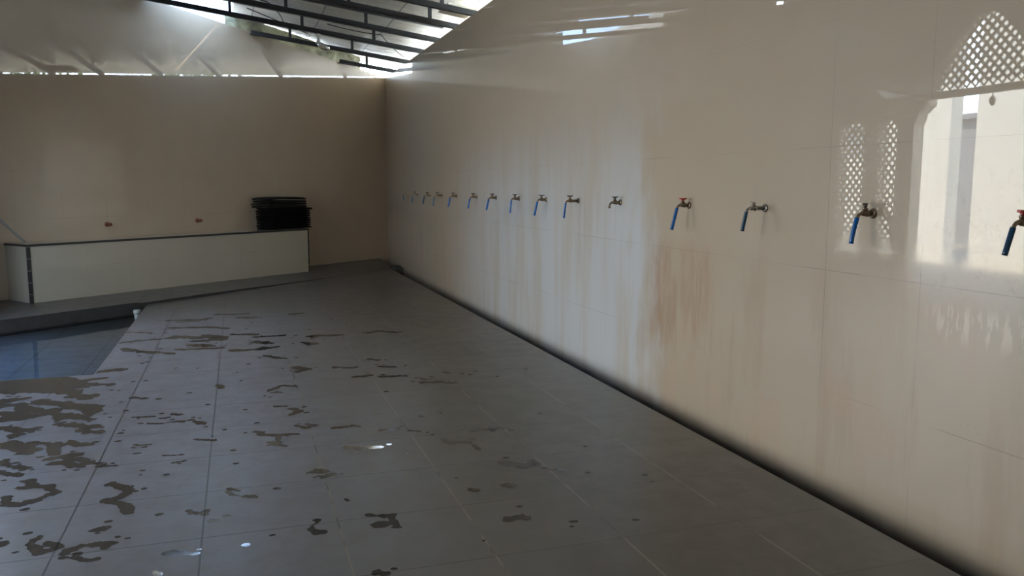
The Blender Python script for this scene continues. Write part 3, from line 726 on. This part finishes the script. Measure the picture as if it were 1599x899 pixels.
# ------------------------------------------------------------------ taps
def tap_arc(n, f): return [f(k / n) for k in range(n + 1)]
def make_tap(handle='lever', body='brass', hose='hose', hose_len=0.135, lean=0.0, curve=0.0, turn=0.0, long=False):
    r = empty('water_tap'); B = M[body]
    ext = 0.035 if long else 0.0
    bm = bmesh.new(); tube(bm, [(0.003,0,0),(-0.004,0,0),(-0.010,0,0),(-0.013,0,0)], [0.025,0.025,0.022,0.014], 20); link('wall_flange', bm, B, r, True)
    bm = bmesh.new()
    tube(bm, [(-0.008,0,0),(-0.03-ext,0,0),(-0.032-ext,0,0),(-0.044-ext,0,0),(-0.046-ext,0,0),(-0.060-ext,0,0),(-0.068-ext,0,0)], [0.0125,0.0125,0.0165,0.0165,0.0135,0.0135,0.011], 16)
    tube(bm, [(-0.052-ext,0,0.0),(-0.052-ext,0,0.018),(-0.052-ext,0,0.019),(-0.052-ext,0,0.027),(-0.052-ext,0,0.028),(-0.052-ext,0,0.034)], [0.011,0.011,0.0135,0.0135,0.006,0.006], 14)
    link('valve_body', bm, B, r, True)
    bm = bmesh.new()
    x0 = -0.060 - ext
    sp = [(x0,0,0), (x0-0.012,0,0.001), (x0-0.024,0,-0.004), (x0-0.032,0,-0.013), (x0-0.036,0,-0.026), (x0-0.037,0,-0.036)]
    tube(bm, sp, [0.0105,0.0095,0.0085,0.0080,0.0080,0.0080], 12)
    if not hose: tube(bm, [(x0-0.037,0,-0.032),(x0-0.0385,0,-0.046)], 0.0105, 12)
    link('spout', bm, B, r, True)
    hx, hz = -0.052 - ext, 0.036
    bm = bmesh.new()
    hm = M['red'] if handle in ('red',) else M['greyhandle']
    if handle in ('red', 'lever'):       # flat winged handle
        c, s = math.cos(turn), math.sin(turn)
        def P(a, b, z): return (hx + a * c - b * s, a * s + b * c, hz + z)
        tube(bm, [P(0,0,-0.006), P(0,0,0.010)], 0.010, 12)
        for q in (-1, 1):
            v = [bm.verts.new(P(*p)) for p in ((0,-0.007,0), (q*0.030,-0.009,0.004), (q*0.030,0.009,0.004), (0,0.007,0), (0,-0.006,0.010), (q*0.029,-0.008,0.014), (q*0.029,0.008,0.014), (0,0.006,0.010))]
            for f in ((0,3,2,1),(4,5,6,7),(0,1,5,4),(1,2,6,5),(2,3,7,6),(3,0,4,7)): bm.faces.new([v[i] for i in f])
        bmesh.ops.recalc_face_normals(bm, faces=bm.faces)
        o = link('handle', bm, hm, r); bevel(o, 0.0015)
    elif handle == 'cross':
        tube(bm, [(hx,0,hz-0.006),(hx,0,hz+0.012)], 0.009, 12)
        for q in range(4):
            a = q * PI / 2 + turn; tube(bm, [(hx,0,hz+0.005),(hx+math.cos(a)*0.024,math.sin(a)*0.024,hz+0.006),(hx+math.cos(a)*0.026,math.sin(a)*0.026,hz+0.006)], [0.004,0.006,0.003], 8)
        o = link('handle', bm, hm, r, True)
    else:                                 # low cap
        tube(bm, [(hx,0,hz-0.010),(hx,0,hz-0.002),(hx,0,hz)], [0.013,0.013,0.009], 14); tube(bm, [(hx+0.012,0,hz-0.005),(hx-0.016,0,hz-0.002)], 0.005, 8)
        o = link('handle', bm, M[body], r, True)
    if handle == 'red': o['label'] = 'red handle'
    if hose:
        bm = bmesh.new(); hx0, hz0 = x0 - 0.036, -0.020
        pts, rr = [], []
        n = 10
        for k in range(n + 1):
            t = k / n
            pts.append((hx0 - lean * hose_len * t - curve * math.sin(t * PI / 2) * 0.02, 0.0, hz0 - hose_len * t * math.sqrt(max(0.1, 1 - lean * lean))))
            rr.append(0.0112)
        tube(bm, pts, rr, 14, cap=False)
        # hollow end
        inner = [tuple(p) for p in pts[-3:]]
        tube(bm, inner, 0.0085, 14, cap=False)
        seg = 14; vs_ = list(bm.verts); o_end = vs_[(n)*seg:(n+1)*seg]; i_end = vs_[-seg:]
        for k in range(seg): bm.faces.new((o_end[k], o_end[(k+1)%seg], i_end[(k+1)%seg], i_end[k]))
        o = link('hose', bm, M[hose], r, True); o['label'] = 'short blue hose pushed over the spout'
    return r
def wall_hit(px, py):
    d = ray(px, py); return CAM + d * (WX / d.x)
TX = [638, 653, 672, 691, 713, 745, 775, 811, 853, 903.6, 969, 1076.5, 1195.7, 1364, 1612]
specs = [dict(handle='cap', hose='hose_dull', hose_len=0.10), dict(handle='cross', hose='hose_dull', hose_len=0.11, lean=0.15), dict(handle='cross', hose='hose_dull', hose_len=0.12, lean=0.25),
         dict(handle='lever', hose='hose_dull', hose_len=0.13, lean=0.10, long=True), dict(handle='cross', hose_len=0.13, lean=0.2), dict(handle='cross', hose_len=0.13, lean=0.2),
         dict(handle='cross', hose_len=0.13, lean=0.22), dict(handle='cross', hose_len=0.135, lean=0.1), dict(handle='lever', hose_len=0.14, lean=0.22),
         dict(handle='lever', hose_len=0.135, lean=0.12, long=True, turn=0.3), dict(handle='lever', hose=None, turn=0.5), dict(handle='red', hose_len=0.15, lean=0.25, turn=0.2),
         dict(handle='cap', body='chrome', hose='hose_dull', hose_len=0.115, lean=0.22, long=True), dict(handle='lever', hose_len=0.125, lean=0.10, curve=0.8, turn=0.7), dict(handle='red', body='brass', hose='hose_dull', hose_len=0.11, lean=0.3, turn=0.25)]
TL = ['tap closest to the far corner on the right wall, short dark hose', 'second tap from the far corner on the right wall', 'third tap from the far corner on the right wall',
      'fourth tap from the far corner, longer body and dark winged handle', 'fifth tap from the far corner, blue hose', 'sixth tap from the far corner, blue hose',
      'seventh tap from the far corner, blue hose', 'eighth tap from the far corner, blue hose hanging straight', 'ninth tap from the far corner, grey winged handle and blue hose',
      'tap with long thin body and blue hose, left of the tap without hose', 'metal tap without a hose, its bare spout open', 'tap with red handle and bright blue hose, right of the bare tap',
      'chrome tap with low cap and short dull blue hose', 'tap with grey winged handle and curved bright blue hose, below the mirrored lattice', 'tap with red handle cut by the right edge of the photo']
for k, px in enumerate(TX):
    s = specs[k]; r = make_tap(**s)
    p = wall_hit(px, 303 + 0.0386 * (px - 632)); 
    if k == 14: p = wall_hit(px, 347)
    if k == 13: p = wall_hit(px, 333)
    r.location = (WX, p.y, p.z)
    r.rotation_euler = (0, 0, random.uniform(-0.05, 0.05))
    tag(r, TL[k], 'tap', 'water taps along the right wall')

# ------------------------------------------------------------------ wet marks on the floor
# strokes in photo pixels (at z=0) laid down where they are on the floor: (points), width in metres
ST = [
 # large splash by the basin
 ([(0,592),(40,600),(90,596),(150,600)], .30), ([(60,610),(110,612),(140,620)], .16), ([(0,635),(30,632),(50,640)], .20), ([(70,640),(105,650),(140,655)], .11),
 ([(0,655),(28,652)], .12), ([(20,680),(35,678)], .07), ([(95,662),(120,664),(150,668)], .09), ([(128,672),(150,674)], .10), ([(0,694),(20,698),(40,708)], .07),
 ([(50,690),(90,693),(140,694)], .05), ([(78,695),(85,708)], .06), ([(90,700),(112,688),(120,696)], .04), ([(88,724),(105,722),(115,728)], .08), ([(125,716),(140,722),(152,724)], .07), ([(105,714),(112,720)], .05),
 ([(0,722),(12,726)], .06), ([(20,728),(45,730)], .045),
 ([(46,750),(50,760),(30,762),(75,758),(86,768),(60,780),(30,788),(4,786),(14,776)], .055),
 ([(175,756),(205,764),(190,776),(165,782),(195,788),(200,798)], .05), ([(60,838),(48,850),(60,862),(90,855),(76,846)], .045), ([(102,862),(130,852),(170,848),(165,856)], .05), ([(150,828),(168,824)], .045), ([(0,852),(6,848)], .05), ([(115,870),(130,874)], .03),
 ([(10,604),(70,608),(125,604)], .26), ([(0,625),(40,622)], .12), ([(60,628),(100,632),(150,640)], .14), ([(10,645),(50,650)], .10), ([(92,655),(140,648)], .09), ([(0,668),(40,672),(60,668)], .09), ([(20,690),(60,702)], .07), ([(75,716),(130,708)], .06), ([(0,738),(30,742)], .05),
 # band of marks beyond the basin
 ([(265,500),(320,499)], .10), ([(280,503),(310,501),(325,497)], .09), ([(270,512),(330,510),(350,513)], .10), ([(268,527),(310,526)], .16), ([(325,524),(335,528),(350,527)], .14), ([(300,533),(345,530)], .10),
 ([(185,536),(215,532),(245,530)], .07), ([(192,545),(225,549),(265,552)], .10), ([(278,546),(315,544),(345,543)], .08), ([(300,539),(330,540)], .12), ([(192,520),(210,519),(235,520)], .06), ([(365,547),(400,545),(430,542)], .11), ([(402,534),(425,536)], .11), ([(362,522),(395,522)], .10),
 ([(400,526),(440,524)], .08), ([(484,525),(530,523)], .09), ([(472,535),(486,537)], .10), ([(340,491),(385,490)], .08), ([(455,490),(470,489)], .09), ([(575,520),(590,517),(620,519)], .07), ([(375,496),(395,496)], .09),
 ([(420,556),(430,558),(440,559)], .10), ([(460,574),(475,577),(465,580)], .08), ([(522,573),(548,574)], .05), ([(594,572),(616,573)], .05), ([(575,561),(592,562)], .05), ([(555,588),(578,586)], .06), ([(595,588),(632,587)], .06), ([(660,596),(712,597)], .07), ([(660,591),(664,592)], .05),
 ([(420,610),(440,602),(462,603)], .045), ([(422,613),(440,613)], .03), ([(455,638),(470,642),(458,646)], .06), ([(433,634),(443,634)], .05), ([(462,665),(478,668),(488,664)], .045), ([(520,668),(548,666)], .04), ([(402,674),(412,679),(430,679),(462,678)], .045), ([(425,690),(432,695),(445,696)], .04), ([(436,680),(434,690)], .035),
 ([(540,698),(560,700),(592,698)], .05), ([(493,735),(505,736)], .06), ([(505,745),(522,741)], .05), ([(694,686),(702,692),(730,688),(748,702)], .04), ([(640,672),(655,673)], .035), ([(748,670),(792,668)], .045),
 ([(575,803),(600,806),(612,804),(620,822)], .038), ([(588,820),(600,817)], .055), ([(785,722),(815,727),(840,724)], .07), ([(786,758),(795,759)], .06), ([(735,764),(744,765)], .05), ([(795,810),(815,808)], .07), ([(484,826),(502,830)], .045), ([(486,822),(500,812)], .015), ([(540,779),(544,782)], .02), ([(592,894),(604,896)], .05),
 ([(218,651),(240,650)], .035), ([(232,661),(255,661)], .03), ([(255,653),(263,652)], .05), ([(270,646),(282,647)], .05), ([(266,659),(290,657),(300,655)], .035), ([(305,658),(320,661)], .05), ([(208,621),(225,622)], .05), ([(305,686),(328,687)], .03), ([(216,695),(232,694)], .03), ([(255,711),(275,711)], .02), ([(286,720),(290,719)], .03),
 ([(156,580),(182,578)], .12), ([(146,592),(165,590)], .08), ([(340,601),(344,606)], .06), ([(150,728),(180,727)], .03), ([(800,575),(820,576)], .05), ([(690,580),(700,582)], .03),
 # thin films that catch the sky
 ([(355,768),(362,772),(385,776),(400,777)], .022), ([(358,764),(374,766)], .02), ([(298,801),(320,803)], .035), ([(331,813),(345,812)], .04), ([(258,864),(275,862),(290,865)], .035), ([(596,671),(620,670)], .05), ([(857,731),(870,733)], .02), ([(240,895),(248,896)], .03),
]
import numpy as np
rd = random.Random(5)
CELL = 0.011; GX0, GY0 = -3.3, 2.6; NX, NY = int(5.9 / CELL), int(10.6 / CELL)
F = np.full((NX + 1, NY + 1), -9.0)
def fbm(x, y, o_):
    return noise.noise(Vector((x, y, o_))) + 0.55 * noise.noise(Vector((x * 2.3, y * 2.3, o_ + 9))) + 0.35 * noise.noise(Vector((x * 5.1, y * 5.1, o_ + 17)))
def lay(P, wd, amp, o_, sx=1.0):
    r = wd * 0.5
    xs = [p[0] for p in P]; ys = [p[1] for p in P]; mg = wd * 1.1
    i0 = max(0, int((min(xs) - mg - GX0) / CELL)); i1 = min(NX, int((max(xs) + mg - GX0) / CELL) + 1)
    j0 = max(0, int((min(ys) - mg - GY0) / CELL)); j1 = min(NY, int((max(ys) + mg - GY0) / CELL) + 1)
    if i1 <= i0 or j1 <= j0: return
    X, Y = np.meshgrid(GX0 + np.arange(i0, i1 + 1) * CELL, GY0 + np.arange(j0, j1 + 1) * CELL, indexing='ij')
    D = np.full(X.shape, 1e9)
    if len(P) == 1: D = np.hypot((X - P[0][0]) / sx, Y - P[0][1])
    for a, b in zip(P[:-1], P[1:]):
        dx, dy = b[0] - a[0], b[1] - a[1]; l2 = dx * dx + dy * dy + 1e-12
        t = np.clip(((X - a[0]) * dx + (Y - a[1]) * dy) / l2, 0, 1)
        D = np.minimum(D, np.hypot(X - a[0] - t * dx, Y - a[1] - t * dy))
    V = 1 - D / r
    k = 0.9 / max(wd, 0.03)
    for (a, b) in np.argwhere(D < r * 2.1):
        V[a, b] += amp * fbm(X[a, b] * k, Y[a, b] * k, o_)
    V[D >= r * 2.1] = -9
    sub = F[i0:i1 + 1, j0:j1 + 1]; np.maximum(sub, V, out=sub)
for cnt, (pts, wd) in enumerate(ST):
    P = [ground(x, y) for x, y in pts]
    lay([(p.x, p.y) for p in P], wd, 0.95, cnt * 3.7)
    for k in range(rd.randint(0, 3)):
        p = rd.choice(P); a = rd.uniform(0, 2*PI); d = min(wd, 0.08) * rd.uniform(0.8, 1.8)
        lay([(p.x + math.cos(a) * d, p.y + math.sin(a) * d)], rd.uniform(0.02, 0.035), 0.4, cnt + k * 0.31, 1.3)
for k in range(150):
    u = rd.random()
    if u < 0.5: x, y = rd.uniform(-2.0, 0.2), rd.uniform(3.6, 7.3)
    elif u < 0.75: x, y = rd.uniform(-1.0, 1.4), rd.uniform(7, 10)
    else: x, y = rd.uniform(0.8, 2.1), rd.uniform(3.3, 7.0)
    lay([(x, y)], rd.uniform(0.018, 0.034), 0.4, k * 1.7, 1.4)
# nothing over the basin opening
ib = int((BX - GX0) / CELL) + 1; jb = int((BY0 - GY0) / CELL)
F[:ib + 1, jb:] = -9
bm = bmesh.new(); vc = {}
ZM = 0.0010
def gv(i, j):
    k = (i, j)
    if k not in vc: vc[k] = bm.verts.new((GX0 + i * CELL, GY0 + j * CELL, ZM))
    return vc[k]
def ev(i, j, i2, j2):
    k = (i, j, i2, j2) if (i, j) < (i2, j2) else (i2, j2, i, j)
    if k not in vc:
        a, b = F[k[0], k[1]], F[k[2], k[3]]; t = max(0.05, min(0.95, a / (a - b))) if a != b else 0.5
        vc[k] = bm.verts.new((GX0 + (k[0] + (k[2] - k[0]) * t) * CELL, GY0 + (k[1] + (k[3] - k[1]) * t) * CELL, ZM))
    return vc[k]
IN = F > 0
act = IN[:-1, :-1] | IN[1:, :-1] | IN[1:, 1:] | IN[:-1, 1:]
for i, j in np.argwhere(act):
    i, j = int(i), int(j)
    cs = [(i, j), (i + 1, j), (i + 1, j + 1), (i, j + 1)]; poly = []
    for a, b in zip(cs, cs[1:] + cs[:1]):
        if IN[a]: poly.append(gv(*a))
        if IN[a] != IN[b]: poly.append(ev(*a, *b))
    if len(poly) > 2: bm.faces.new(poly)
tag(link('wet_marks', bm, M['wet']), 'wet footprints, splashes and drops scattered over the grey floor tiles', 'water', kind='stuff')
